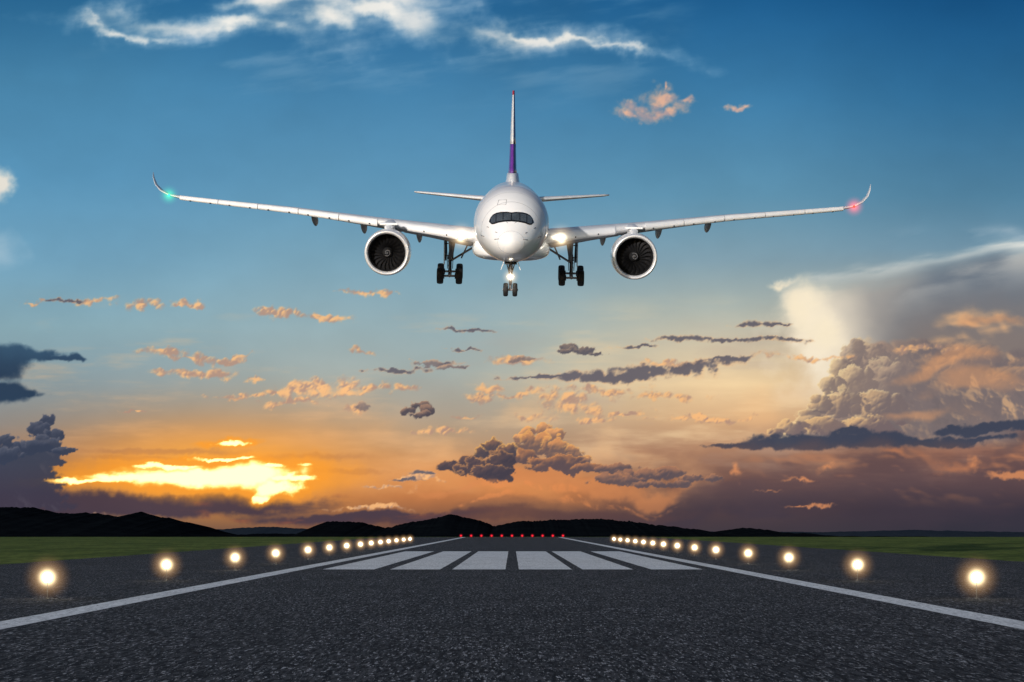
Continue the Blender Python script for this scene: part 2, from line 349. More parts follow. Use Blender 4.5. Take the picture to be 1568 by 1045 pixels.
def emit(name, c, s):
    m = bpy.data.materials.new(name); m.use_nodes = True; nt = m.node_tree; nt.nodes.clear(); tt = T(nt)
    e = tt.n('ShaderNodeEmission'); e.inputs[0].default_value = c+(1,); e.inputs[1].default_value = s
    o = tt.n('ShaderNodeOutputMaterial'); tt.put(o.inputs[0], e.outputs[0]); return m
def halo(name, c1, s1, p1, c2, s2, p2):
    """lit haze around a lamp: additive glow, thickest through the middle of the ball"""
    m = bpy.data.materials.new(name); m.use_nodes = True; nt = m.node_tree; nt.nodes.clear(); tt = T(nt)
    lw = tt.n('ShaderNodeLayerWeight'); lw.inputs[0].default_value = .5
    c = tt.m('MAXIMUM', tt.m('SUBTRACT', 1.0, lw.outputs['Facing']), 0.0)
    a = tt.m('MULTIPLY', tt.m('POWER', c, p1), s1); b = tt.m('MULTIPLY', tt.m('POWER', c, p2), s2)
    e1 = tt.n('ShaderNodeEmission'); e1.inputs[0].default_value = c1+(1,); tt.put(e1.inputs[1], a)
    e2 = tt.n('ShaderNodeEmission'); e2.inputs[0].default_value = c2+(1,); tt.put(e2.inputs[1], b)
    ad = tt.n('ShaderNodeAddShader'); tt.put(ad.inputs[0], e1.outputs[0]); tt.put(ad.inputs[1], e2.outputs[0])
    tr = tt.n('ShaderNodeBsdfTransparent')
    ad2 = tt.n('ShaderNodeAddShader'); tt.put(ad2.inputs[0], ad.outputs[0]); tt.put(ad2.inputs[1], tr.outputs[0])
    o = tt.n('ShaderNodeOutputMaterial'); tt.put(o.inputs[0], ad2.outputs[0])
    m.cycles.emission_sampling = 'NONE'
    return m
LAMP = emit("warm_lamp_lens", (1, .90, .68), 18)
HALO = halo("warm_lamp_glow", (1, .82, .48), 2.4, 55, (1, .56, .24), .24, 9)
LAMPL = emit("landing_lamp_lens", (1, .93, .75), 20)
HALOL = halo("landing_lamp_glow", (1, .86, .58), 2.6, 60, (1, .68, .36), .34, 10)
GRN = emit("green_nav_lens", (.05, 1, .35), 3); HG = halo("green_nav_glow", (.02, .75, .25), .32, 16, (.01, .7, .28), .16, 5)
RED = emit("red_nav_lens", (1, .05, .03), 3); HR = halo("red_nav_glow", (1, .05, .02), .32, 16, (1, .05, .03), .20, 5)
REDL = emit("red_runway_lens", (1, .02, .03), 1.3); HRL = halo("red_runway_glow", (1, .02, .05), .25, 6, (.8, .02, .05), .08, 2)

# ------------------------------------------------------------ mesh helpers
import bmesh
def obj(name, verts, faces, mats, parent=None, smooth=True, fm=None, sharp=None):
    me = bpy.data.meshes.new(name)
    me.from_pydata([tuple(v) for v in verts], [], faces)
    for m in (mats if isinstance(mats, (list, tuple)) else [mats]): me.materials.append(m)
    if fm: me.polygons.foreach_set('material_index', fm)
    me.polygons.foreach_set('use_smooth', [smooth]*len(faces))
    me.validate(); me.update()
    bm = bmesh.new(); bm.from_mesh(me); bmesh.ops.recalc_face_normals(bm, faces=bm.faces); bm.to_mesh(me); bm.free()
    if smooth and sharp:
        try: me.set_sharp_from_angle(angle=math.radians(sharp))
        except Exception: pass
    o = bpy.data.objects.new(name, me); sc.collection.objects.link(o)
    if parent: o.parent = parent
    return o
def loft(secs, closed=True, caps=True):
    n = len(secs[0]); V_ = [p for s in secs for p in s]; Fc = []
    for i in range(len(secs)-1):
        for j in range(n if closed else n-1):
            k = (j+1) % n
            Fc.append((i*n+j, i*n+k, (i+1)*n+k, (i+1)*n+j))
    if caps:
        Fc.append(tuple(range(n))); Fc.append(tuple((len(secs)-1)*n+j for j in range(n)))
    return V_, Fc
def lathe(prof, c, axis='Y', n=48):
    """prof: list of (radius, along)"""
    secs = []
    for r, a in prof:
        s = []
        for j in range(n):
            th = 2*math.pi*j/n
            x, z = r*math.cos(th), r*math.sin(th)
            s.append((c[0]+x, c[1]+a, c[2]+z) if axis == 'Y' else (c[0]+a, c[1]+x, c[2]+z))
        secs.append(s)
    return loft(secs, True, True)
def tube(p, q, r, r2=None, n=12):
    p, q = Vector(p), Vector(q); d = (q-p).normalized()
    a = d.orthogonal().normalized(); b = d.cross(a); r2 = r if r2 is None else r2
    s = []
    for c, rr in ((p, r), (q, r2)):
        s.append([tuple(c+a*rr*math.cos(2*math.pi*j/n)+b*rr*math.sin(2*math.pi*j/n)) for j in range(n)])
    return loft(s)
def box(c, sx, sy, sz, b=.0):
    x, y, z = c
    vs = [(x+i*sx/2, y+j*sy/2, z+k*sz/2) for i in (-1, 1) for j in (-1, 1) for k in (-1, 1)]
    fs = [(0,1,3,2),(4,6,7,5),(0,4,5,1),(2,3,7,6),(0,2,6,4),(1,5,7,3)]
    return vs, fs
def join(parts):
    vs, fs, fm = [], [], []
    for (v, f), mi in parts:
        o = len(vs); vs += list(v); fs += [tuple(i+o for i in ff) for ff in f]; fm += [mi]*len(f)
    return vs, fs, fm
def sphere(c, r, n=20, m=12):
    s = []
    for i in range(m+1):
        ph = math.pi*i/m; rr = max(r*math.sin(ph), 1e-4)
        s.append([(c[0]+rr*math.cos(2*math.pi*j/n), c[1]+rr*math.sin(2*math.pi*j/n), c[2]+r*math.cos(ph)) for j in range(n)])
    return loft(s)

# ------------------------------------------------------------ AIRPLANE
air = bpy.data.objects.new("airplane", None); sc.collection.objects.link(air)
pitch = math.radians(8.13+1.5); roll = math.radians(.95)
R = Matrix.Rotation(pitch, 4, 'X') @ Matrix.Rotation(roll, 4, 'Y')
target = Vector((-.05, 168, CAMH+(809-342)*168/F))
off = R @ Vector((0, 8, 0))
air.matrix_world = Matrix.Translation(target-off) @ R

prof = [ # y, top, bottom, halfwidth
 (0,-1.26,-1.30,.02),(.15,-.84,-1.72,.48),(.5,-.46,-2.05,.90),(1.0,-.04,-2.30,1.27),(1.8,.60,-2.55,1.72),(2.8,1.38,-2.74,2.13),
 (4.0,2.08,-2.87,2.48),(5.5,2.62,-2.96,2.76),(7.5,2.90,-3.0,2.92),(10,2.97,-3.02,2.98),(18,2.98,-3.02,2.98),(42,2.98,-3.0,2.98),(48,2.98,-2.6,2.86),
 (54,2.92,-1.6,2.35),(60,2.7,-.2,1.5),(64,2.45,.7,.85),(66.5,2.2,1.4,.35)]
ys = np.array([math.sqrt(p[0]) for p in prof]); cols = [np.array([p[i] for p in prof]) for i in (1, 2, 3)]
def herm(x, xs, vs):
    i = int(min(max(np.searchsorted(xs, x)-1, 0), len(xs)-2))
    def tg(k):
        if k == 0: return (vs[1]-vs[0])/(xs[1]-xs[0])
        if k == len(xs)-1: return (vs[-1]-vs[-2])/(xs[-1]-xs[-2])
        a = (vs[k]-vs[k-1])/(xs[k]-xs[k-1]); b = (vs[k+1]-vs[k])/(xs[k+1]-xs[k])
        return 0 if a*b <= 0 else 2*a*b/(a+b)
    h = xs[i+1]-xs[i]; s = (x-xs[i])/h
    return ((2*s**3-3*s**2+1)*vs[i]+(s**3-2*s**2+s)*h*tg(i)+(-2*s**3+3*s**2)*vs[i+1]+(s**3-s**2)*h*tg(i+1))
def fsec(y):
    x = math.sqrt(max(y, 0)); return [float(herm(x, ys, c)) for c in cols]
def ring(y, n=64, g=0):
    tp, bt, hw = fsec(y); c = (tp+bt)/2; h = (tp-bt)/2+g; hw += g
    return [(hw*math.sin(2*math.pi*j/n), y, c+h*math.cos(2*math.pi*j/n)) for j in range(n)]
yy = [(i/34)**2*9 for i in range(35)]+[9+i*1.5 for i in range(1, 23)]+[42+i*1.2 for i in range(1, 21)]+[66.4]
v, f = loft([ring(y) for y in yy])
obj("fuselage", v, f, WHITE, air)
parts = []
for y in (3.35, 4.9, 6.6, 8.6, 11.5):
    parts.append((loft([ring(y-.03, 64, .001), ring(y-.02, 64, .009), ring(y+.02, 64, .009), ring(y+.03, 64, .001)], True, False), 0))
v, f, fm = join(parts); obj("skin_joints", v, f, SEAM, air, fm=fm)
def surf_y(x, z):
    lo, hi = 0.0, 12.0
    for _ in range(40):
        m_ = (lo+hi)/2; tp, bt, hw = fsec(m_); c = (tp+bt)/2; h = (tp-bt)/2
        if (x/max(hw, 1e-3))**2+((z-c)/max(h, 1e-3))**2 > 1: lo = m_
        else: hi = m_
    return hi
def patch(name, xs, zlo, zup, m_, off, nx=24, nz=6, mir=False):
    vs = []; fs = []
    for i in range(nx+1):
        x = xs[0]+(xs[1]-xs[0])*i/nx
        for k in range(nz+1):
            z = zlo(abs(x))+(zup(abs(x))-zlo(abs(x)))*k/nz
            vs.append((x*(1+off*.2), surf_y(x, z)-off, z+off*.3))
    for i in range(nx):
        for k in range(nz):
            a = i*(nz+1)+k; fs.append((a, a+1, a+nz+2, a+nz+1))
    return obj(name, vs, fs, m_, air)
ux = [0,.35,.8,1.15,1.42,1.62,1.70]; uz = [.96,1.0,.98,.90,.76,.50,.26]
lx = [0,.5,1.0,1.3,1.5,1.70]; lz = [.30,.27,.18,.06,.04,.20]
zup = lambda x: float(np.interp(x, ux, uz)); zlo = lambda x: float(np.interp(x, lx, lz))
patch("cockpit_surround", (-1.70, 1.70), zlo, zup, MASK, .02, 60, 8)
for i, (a, b) in enumerate([(.035, .60), (.66, 1.13), (1.19, 1.56)]):
    for s in (-1, 1):
        patch("cockpit_window_%d" % (i*2+(s > 0)), (min(s*a, s*b), max(s*a, s*b)), lambda x: zlo(x)+.10, lambda x: zup(x)-.10, GLASS, .045, 10, 5)
def sline(pts, r=.012):
    ps = [Vector((x, surf_y(x, z)-.01, z)) for x, z in pts]
    return [(tube(ps[i], ps[i+1], r, n=6), 0) for i in range(len(ps)-1)]
seam = []
for x0, z0, ww, hh in ((-.75, 1.62, .35, .22),):
    seam += sline([(x0-ww, z0-hh*.6), (x0-ww*.7, z0+hh), (x0+ww, z0+hh*1.2), (x0+ww*.9, z0-hh*.4), (x0-ww, z0-hh*.6)], .018)
for s in (-1, 1):
    seam += sline([(s*.9, -1.0), (s*1.25, -1.05)], .03)+sline([(s*1.05, -.55), (s*1.2, -.5)], .03)+sline([(s*2.2, .2), (s*2.25, -.6)], .018)
    seam += sline([(s*2.05, -.9), (s*2.3, -.85)], .035)+sline([(s*1.7, -.2), (s*1.85, -.15)], .03)
seam += sline([(.25, .18), (.65, .42)], .02)+sline([(-.25, .18), (-.65, .42)], .02)
rr_ = [(1.02*math.sin(a), -1.25+.86*math.cos(a)) for a in np.linspace(0, 2*math.pi, 25)]
seam += sline(rr_, .007)
v, f, fm = join(seam); obj("hatch_seams", v, f, LINE, air, fm=fm)
v, f = box((0, 14, 3.15), .06, .5, .35); obj("antenna", v, f, WHITE, air)

# belly fairing
secs = []
for y, hw, zt, zb in ((17.5,.8,-2.9,-3.0),(18.5,2.2,-2.2,-3.2),(20,3.0,-1.6,-3.45),(23,3.35,-1.2,-3.6),(30,3.4,-1.2,-3.65),(36,3.2,-1.3,-3.5),(40,2.4,-2.0,-3.2),(43,.9,-2.8,-3.02)):
    n = 32; s = []
    for j in range(n):
        a = 2*math.pi*j/n; ca, sa = math.cos(a), math.sin(a)
        e = .62
        s.append((hw*math.copysign(abs(ca)**e, ca), y, (zt+zb)/2+(zt-zb)/2*math.copysign(abs(sa)**e, sa)))
    secs.append(s)
v, f = loft(secs); obj("belly_fairing", v, f, WHITE, air)

# wing
ST = [ # x, LEy, chord, z, thick ratio, incidence deg, roll of section
 (2.4,20.0,14.0,-1.55,.125,3.5,0),(4.2,21.2,12.8,-1.40,.125,3.5,2),(6.9,23.2,10.8,-1.08,.12,3.2,5),(10.2,25.4,8.9,-.74,.115,3,6),(14.2,27.9,7.5,-.34,.11,2.6,7),
 (19.7,31.2,5.9,.22,.105,2.2,6),(25.8,35.0,4.4,.68,.10,1.5,5),(30.6,37.9,3.1,1.05,.10,1,8),(31.9,38.8,2.5,1.27,.09,.5,25),(32.8,39.7,2.0,1.66,.085,0,45),
 (33.4,40.5,1.5,2.2,.08,0,66),(33.7,41.3,1.0,2.8,.08,0,78),(33.82,42.0,.35,3.3,.08,0,84)]
def airfoil(n=14):
    p = []
    for i in range(n+1):
        x = (1-math.cos(math.pi*i/n))/2
        yt = 5*(.2969*math.sqrt(x)-.126*x-.3516*x*x+.2843*x**3-.1036*x**4)
        p.append((x, yt))
    top = [(x, y*1.05) for x, y in p]; bot = [(x, -y*.85) for x, y in p[1:-1]]
    return top+bot[::-1]
AF = airfoil()
def wsec(st_, s):
    x, ly, ch, z, tk, inc, rl = st_; ci, si = math.cos(inc*D2R), math.sin(inc*D2R); cr, sr = math.cos(rl*D2R), math.sin(rl*D2R)
    out = []
    for a, b in AF:
        yl = a*ch; h = b*tk*ch
        out.append((s*(x-h*sr), ly+yl*ci, z-yl*si+h*cr))
    return out
def wstat(x):
    xs = [q[0] for q in ST]
    return [x]+[float(np.interp(x, xs, [q[i] for q in ST])) for i in range(1, 7)]
nA = len(AF)
for s, nm in ((-1, "right"), (1, "left")):
    v, f = loft([wsec(q, s) for q in ST])
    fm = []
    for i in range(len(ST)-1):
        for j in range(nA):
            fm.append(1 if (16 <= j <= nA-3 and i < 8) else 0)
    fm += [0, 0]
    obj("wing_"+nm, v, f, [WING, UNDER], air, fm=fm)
    # slats: deployed, drooped shells ahead of the leading edge
    parts = []
    for a, b in ((4.6, 9.0), (11.7, 15.2), (15.27, 19.0), (19.07, 22.9), (22.97, 26.8), (26.87, 30.7)):
        secs = []
        for k in range(5):
            x = a+(b-a)*k/4; q = wstat(x); ch = q[2]*.5+3.0; y0, z0 = q[1], q[3]
            cs = ch*.115; sec = []
            for (u, hh) in ((1,.30),(.75,.33),(.45,.28),(.2,.14),(.04,-.05),(0,-.22),(.10,-.40),(.30,-.46),(.22,-.30),(.28,-.08),(.5,.10),(.75,.2)):
                sec.append((s*x, y0-.30*ch*.11+u*cs, z0+.02+hh*cs*1.0))
            secs.append(sec)
        parts.append((loft(secs), 0))
    v, f, fm = join(parts); obj("slats_"+nm, v, f, SLAT, air, fm=fm, sharp=50)
    # flaps
    parts = []
    for a, b in ((3.6, 9.8), (10.0, 20.5)):
        secs = []
        for k in range(6):
            x = a+(b-a)*k/5; q = wstat(x); inc = q[5]*D2R; ch = q[2]
            y0 = q[1]+ch*math.cos(inc)*.93; z0 = q[3]-ch*math.sin(inc)*.93-.05; fc = .8+ch*.10; an = (18-.5*(x-3.6))*D2R; sec = []
            for aa, bb in AF:
                yl, h = aa*fc, bb*.11*fc
                sec.append((s*x, y0+yl*math.cos(an)+h*math.sin(an), z0-yl*math.sin(an)+h*math.cos(an)))
            secs.append(sec)
        parts.append((loft(secs), 0))
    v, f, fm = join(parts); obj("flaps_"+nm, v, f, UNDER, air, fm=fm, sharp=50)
    # flap-track fairings
    parts = []
    for x, hh in ((8.3, .62), (13.4, .55), (18.0, .50)):
        q = wstat(x); secs = []
        ys0 = q[1]+q[2]*.45; zz = q[3]-q[2]*.05
        for k in range(10):
            u = k/9; r = max(.02, math.sin(math.pi*min(1, u*.97+.02))**.7); yy0 = ys0+u*q[2]*.85
            zc = zz-.10-.75*u; s_ = []
            for j in range(14):
                a = 2*math.pi*j/14; s_.append((s*x+.24*r*math.cos(a)*(1+.35*math.sin(a)), yy0, zc+hh*r*math.sin(a)))
            secs.append(s_)
        parts.append((loft(secs), 0))
    v, f, fm = join(parts); obj("flap_track_fairings_"+nm, v, f, UNDER, air, fm=fm)
    parts = []
    for x in [5.5, 7.5, 12.4, 14.3, 16.1, 18.1, 19.9, 21.9, 23.7, 25.7, 27.6, 29.6]:
        q = wstat(x); parts.append((box((s*x, q[1]-.1, q[3]-.20), .09, .5, .12), 0))
    v, f, fm = join(parts); obj("slat_tracks_"+nm, v, f, GDARK, air, fm=fm)
    # engine
    ec = Vector((s*10.5, 20.0, -2.98))
    P1 = [(1.50,1.5),(1.51,1.1),(1.53,.7),(1.58,.3),(1.64,.10),(1.71,.02),(1.77,0),(1.83,.04),(1.88,.14),(1.915,.36),(1.93,.62)]
    v, f = loft([[ (ec.x+r*math.cos(2*math.pi*j/64), ec.y+a, ec.z+r*math.sin(2*math.pi*j/64)) for j in range(64)] for r, a in P1], True, False)
    fm = []
    for i in range(len(P1)-1): fm += [1 if i < 3 else 0]*64
    obj("engine_inlet_"+nm, v, f, [CHROME, DARK], air, fm=fm)
    P2 = [(1.93,.625),(1.96,1.4),(1.97,2.4),(1.93,3.6),(1.8,4.8),(1.62,5.8),(1.5,6.2),(1.2,6.0),(.9,6.5),(.6,7.6),(.3,8.6),(.05,9.2)]
    v, f = loft([[ (ec.x+r*math.cos(2*math.pi*j/64), ec.y+a, ec.z+r*math.sin(2*math.pi*j/64)) for j in range(64)] for r, a in P2], True, False)
    obj("nacelle_"+nm, v, f, WHITE, air)
    parts = []
    v, f = lathe([(1.50, 1.9), (.02, 1.92)], ec); parts.append(((v, f), 0))
    for k in range(22):
        th0 = 2*math.pi*k/22; secs = []
        for i in range(7):
            r = .45+i*.172; tw = math.radians(30+28*i/6); th = th0+.22*math.sin(i/6*2.6)*s
            cw = .34+.12*math.sin(i/6*2.2); er = Vector((math.cos(th), 0, math.sin(th))); et = Vector((-math.sin(th), 0, math.cos(th)))
            c = ec+er*r+Vector((0, 1.25, 0)); dd = et*math.sin(tw)*s+Vector((0, math.cos(tw), 0))
            nn = dd.cross(er).normalized()*.018
            secs.append([tuple(c-dd*cw/2+nn*0), tuple(c+nn), tuple(c+dd*cw/2), tuple(c-nn)])
        parts.append((loft(secs), 1))
    v, f, fm = join(parts); obj("fan_"+nm, v, f, [DARK, BLADE], air, smooth=False, fm=fm)
    v, f = lathe([(.01, .55), (.10, .60), (.22, .74), (.33, .93), (.42, 1.15), (.46, 1.4)], ec, n=32)
    obj("spinner_"+nm, v, f, DARK, air)
    sp = []
    prev = None
    for i in range(30):
        u = i/29; a = u*2*math.pi*1.35*s; r = .05+.26*u
        y = float(np.interp(r, [.01,.10,.22,.33,.42], [.55,.60,.74,.93,1.15]))-.015
        p = ec+Vector((r*math.cos(a), y, r*math.sin(a)))
        if prev is not None: sp.append((tube(prev, p, .022, n=6), 0))
        prev = p
    v, f, fm = join(sp); obj("spinner_swirl_"+nm, v, f, HUB, air, fm=fm)
    # pylon
    secs = []
    for y, w_, zt, zb in ((21.6,.10,-1.12,-1.25),(22.4,.34,-.78,-1.25),(24.5,.42,-.42,-1.4),(26.5,.42,-.35,-1.5),(30,.30,-1.0,-1.8),(33,.08,-1.3,-1.7)):
        secs.append([(s*10.5-w_, y, zb), (s*10.5-w_, y, zt-.12), (s*10.5-w_*.5, y, zt), (s*10.5+w_*.5, y, zt), (s*10.5+w_, y, zt-.12), (s*10.5+w_, y, zb)])
    v, f = loft(secs); obj("pylon_"+nm, v, f, WING, air, sharp=35)
    v, f = box((s*10.5-s*.0, 23.4, -.62), 1.5, 1.2, .16); obj("pylon_slat_fillet_"+nm, v, f, SLAT, air, smooth=False)
    # main gear
    gx_, gy_, gz__ = s*5.55, 34.8, -6.3
    parts = []
    ax = gz__+.78
    top = (s*5.2, 34.0, -2.0)
    parts.append((tube(top, (gx_, gy_, ax+1.5), .24), 0)); parts.append((tube((gx_, gy_, ax+1.5), (gx_, gy_, ax), .16), 1))
    parts.append((tube((s*3.4, 34.2, -2.9), (gx_-s*.1, gy_, ax+1.35), .10), 0))
    parts.append((tube((s*3.9, 33.6, -2.6), (s*4.5, 34.2, -3.9), .07), 0))
    parts.append((tube((gx_, 32.6, -2.3), (gx_, gy_-.1, ax+1.6), .09), 0))
    parts.append((tube((gx_+s*.05, gy_-.25, ax+1.5), (gx_+s*.05, gy_-.55, ax+.7), .07), 0)); parts.append((tube((gx_+s*.05, gy_-.55, ax+.7), (gx_, gy_-.2, ax+.1), .07), 0))
    tl = math.radians(12)
    fy, fz_ = -1.0*math.cos(tl), -1.0*math.sin(tl)+.05
    parts.append((tube((gx_, gy_+fy*1.1, ax+fz_*1.1+.2), (gx_, gy_-fy*1.1, ax-fz_*1.1+.2), .17), 0))
    wp = [(.25,-.27),(.55,-.30),(.66,-.28),(.72,-.20),(.74,-.07),(.74,.07),(.72,.20),(.66,.28),(.55,.30),(.25,.27)]
    hp_ = [(.02,-.22),(.30,-.24),(.36,-.30),(.37,-.18),(.37,.18),(.36,.30),(.30,.24),(.02,.22)]
    for dy_, dz_ in ((fy, fz_), (-fy, -fz_)):
        parts.append((tube((gx_-.9, gy_+dy_, ax+dz_+.15), (gx_+.9, gy_+dy_, ax+dz_+.15), .10), 0))
        for sx in (-.86, .86):
            parts.append((lathe(wp, (gx_+sx, gy_+dy_, ax+dz_+.15), 'X', 32), 2)); parts.append((lathe(hp_, (gx_+sx, gy_+dy_, ax+dz_+.15), 'X', 24), 3))
            parts.append((tube((gx_+sx*.55, gy_+dy_, ax+dz_+.15), (gx_+sx*.7, gy_+dy_, ax+dz_+.15), .26), 1))
    for hz in (.4, .9, 1.3):
        parts.append((box((gx_+s*.02, gy_-.2, ax+hz), .30, .18, .16), 1))
    for px_ in (-.32, .34): parts.append((tube((gx_+px_, gy_, -2.3), (gx_+px_*.7, gy_, ax+.6), .035, n=6), 1))
    v, f, fm = join(parts); obj("main_gear_"+nm, v, f, [STRUT, GDARK, TYRE, HUB], air, fm=fm, sharp=40)
    vs, fs, fm = join([(box((s*6.05, 34.2, -3.35), .07, 1.7, 2.3), 0), (box((s*5.92, 34.0, -3.2), .16, .12, 1.9), 1), (box((s*5.88, 34.0, -2.6), .4, .1, .1), 1), (box((s*5.85, 34.0, -3.7), .5, .1, .1), 1)])
    obj("main_gear_door_"+nm, vs, fs, [WING, GDARK], air, smooth=False, fm=fm)
    # landing light + added glow shell
    c = Vector((s*4.22, 20.4, -1.50))
    v, f = sphere(c, .26); obj("landing_light_"+nm, v, f, LAMPL, air)
    v, f = sphere(c, 1.75, 44, 26); obj("landing_light_glow_shell_"+nm, v, f, HALOL, air)
    # nav light
    c = Vector((s*31.8, 38.6, 1.25))
    v, f = sphere(c, .12); obj("nav_light_"+nm, v, f, GRN if s < 0 else RED, air)
    v, f = sphere(c, 1.1, 32, 20); obj("nav_light_glow_shell_"+nm, v, f, HG if s < 0 else HR, air)  # outer ball only imitates the lamp's glow
    # horizontal stabiliser
    secs = []
    for x, ly, ch, z in ((.6,53,7.0,1.0),(2.5,54.3,5.9,1.15),(9.5,59.9,2.6,1.62),(10.05,60.6,1.5,1.66)):
        secs.append([(s*x, ly+a*ch, z+b*.10*ch-.02*a*ch) for a, b in AF])
    v, f = loft(secs); obj("stabilizer_"+nm, v, f, [WING], air)

# fin
def finsec(z, ly, ch, tk): return [(b*tk*ch, ly+a*ch, z) for a, b in AF]
def fz(z):
    return float(np.interp(z, [2.4, 3.3, 4.2, 12.0], [46, 48.5, 51.3, 60.6])), float(np.interp(z, [2.4, 3.3, 4.2, 12.0], [15, 13.0, 10.4, 3.4])), float(np.interp(z, [2.4, 4.2, 12], [.085, .078, .075]))
for nm, z0, z1, m_ in (("fin_base", 2.4, 3.75, WHITE), ("fin_lower", 3.75, 6.6, PURP), ("fin_upper", 6.6, 11.6, WING), ("fin_tip", 11.6, 12.05, REDT)):
    secs = []
    for k in range(7):
        z = z0+(z1-z0)*k/6; a, b, c = fz(z)
        if nm == "fin_base": c *= 1.25
        secs.append(finsec(z, a, b, c))
    v, f = loft(secs)
    fm = None; ms = [m_]
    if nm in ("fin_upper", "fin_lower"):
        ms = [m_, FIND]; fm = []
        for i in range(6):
            for j in range(nA): fm.append(1 if (1 <= j < 14) else 0)  # darker material on the +X flank only
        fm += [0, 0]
    obj(nm, v, f, ms, air, fm=fm)

# nose gear
parts = []
ny, nz = 5.2, -5.58; ax = nz+.52
parts.append((tube((0, ny+.3, -2.6), (0, ny, ax+.9), .17), 0)); parts.append((tube((0, ny, ax+.9), (0, ny, ax), .11), 3))
parts.append((tube((-.6, ny, ax), (.6, ny, ax), .09), 0))
parts.append((tube((0, ny-1.6, -2.7), (0, ny-.1, ax+1.0), .07), 0))
parts.append((tube((-.35, ny+.1, -2.9), (-.1, ny, ax+1.3), .05), 0)); parts.append((tube((.35, ny+.1, -2.9), (.1, ny, ax+1.3), .05), 0))
parts.append((box((0, ny-.1, ax+1.05), .62, .2, .12), 0)); parts.append((box((0, ny-.15, ax+.55), .25, .2, .3), 1))
wp = [(.18,-.17),(.40,-.19),(.48,-.17),(.52,-.10),(.53,0),(.52,.10),(.48,.17),(.40,.19),(.18,.17)]
for sx in (-.36, .36):
    parts.append((lathe(wp, (sx, ny, ax), 'X', 28), 2)); parts.append((lathe([(.02,-.13),(.24,-.15),(.26,-.2),(.26,.2),(.24,.15),(.02,.13)], (sx, ny, ax), 'X', 20), 3))
v, f, fm = join(parts); obj("nose_gear", v, f, [STRUT, GDARK, TYRE, HUB], air, fm=fm, sharp=40)
for s in (-1, 1):
    secs = [[(s*.50, 3.4, -2.82), (s*.56, 3.4, -2.82), (s*.78, 3.5, -3.45), (s*.72, 3.5, -3.45)], [(s*.50, 6.4, -2.92), (s*.56, 6.4, -2.92), (s*.78, 6.2, -3.5), (s*.72, 6.2, -3.5)]]
    v, f = loft(secs); obj("nose_gear_door_%s" % ("left" if s > 0 else "right"), v, f, WHITE, air, smooth=False)
v, f = box((0, 4.9, -2.98), .95, 2.8, .10); obj("nose_gear_bay", v, f, GDARK, air, smooth=False)
c = (0, ny-.35, ax+1.02)
v, f = sphere(c, .16); obj("taxi_light", v, f, LAMPL, air)
v, f = sphere(c, .95, 36, 20); obj("taxi_light_glow_shell", v, f, HALOL, air)  # glow shell added around the lamp

# ------------------------------------------------------------ GROUND
CREST = 726.0
def gz_(y): return 0.0 if y < CREST else -.0056*(y-CREST)
def surfmat(name): 
    m = bpy.data.materials.new(name); m.use_nodes = True
    return m, T(m.node_tree), m.node_tree.nodes['Principled BSDF']
m, tt, b = surfmat("grass_field")
pos = tt.n('ShaderNodeNewGeometry').outputs['Position']
n1 = tt.noise(tt.mapping(pos, scale=(1, .25, 1)), .12, 8, .65, '3D').outputs[0]
n2 = tt.noise(tt.mapping(pos, scale=(1, .12, 1)), 1.6, 5, .75, '3D').outputs[0]
c1 = tt.mix(tt.ss(n1, .38, .62), (.055, .085, .014, 1), (.130, .165, .034, 1))
c1 = tt.mix(tt.ss(n2, .42, .64), c1, (.038, .052, .012, 1))
tt.put(b.inputs['Base Color'], c1); b.inputs['Roughness'].default_value = 1; b.inputs['Specular IOR Level'].default_value = .05
GRASS = m
ysr = [-400, 0, 150, 300, 500, 700, CREST, 800, 1000, 1500, 2500, 4000, 6500, 8900]
xsr = [-6000, -2000, -800, -300, -100, 0, 100, 300, 800, 2000, 6000]
vs = [(x, y, gz_(y)) for y in ysr for x in xsr]; n = len(xsr)
fs = [(i*n+j, i*n+j+1, (i+1)*n+j+1, (i+1)*n+j) for i in range(len(ysr)-1) for j in range(n-1)]
obj("ground", vs, fs, GRASS, smooth=False)

def asphalt_nodes(tt, pos):
    g1 = tt.noise(tt.mapping(pos, scale=(1, .11, 1)), 9, 5, .78, '3D').outputs[0]
    g2 = tt.noise(tt.mapping(pos, loc=(7, 3, 1), scale=(1, .13, 1)), 14, 3, .65, '3D').outputs[0]
    big = tt.noise(tt.mapping(pos, scale=(1, .3, 1)), .35, 5, .6, '3D').outputs[0]
    return g1, g2, big
m, tt, b = surfmat("asphalt")
pos = tt.n('ShaderNodeNewGeometry').outputs['Position']
g1, g2, big = asphalt_nodes(tt, pos)
c1 = tt.mix(tt.ss(g1, .43, .60), (.004, .004, .006, 1), (.062, .062, .070, 1))
c1 = tt.mix(tt.ss(g2, .57, .66), c1, (.36, .36, .39, 1))
c1 = tt.mix(tt.ss(big, .35, .7, 0, .42), c1, (.012, .012, .014, 1))
tt.put(b.inputs['Base Color'], c1); b.inputs['Roughness'].default_value = .9; b.inputs['Specular IOR Level'].default_value = .10
bp = tt.n('ShaderNodeBump'); bp.inputs['Strength'].default_value = .6; bp.inputs['Distance'].default_value = .03
tt.put(bp.inputs['Height'], g2); tt.put(b.inputs['Normal'], bp.outputs[0])
ASPH = m
m, tt, b = surfmat("runway_paint")
pos = tt.n('ShaderNodeNewGeometry').outputs['Position']
g1, g2, big = asphalt_nodes(tt, pos)
c1 = tt.mix(tt.ss(g1, .30, .60), (.36, .37, .40, 1), (.72, .73, .76, 1))
c1 = tt.mix(tt.ss(g2, .56, .66, 0, .75), c1, (.08, .08, .09, 1))
c1 = tt.mix(tt.ss(big, .45, .75, 0, .35), c1, (.30, .30, .32, 1))
tt.put(b.inputs['Base Color'], c1); b.inputs['Roughness'].default_value = .8; b.inputs['Specular IOR Level'].default_value = .2
PAINT = m
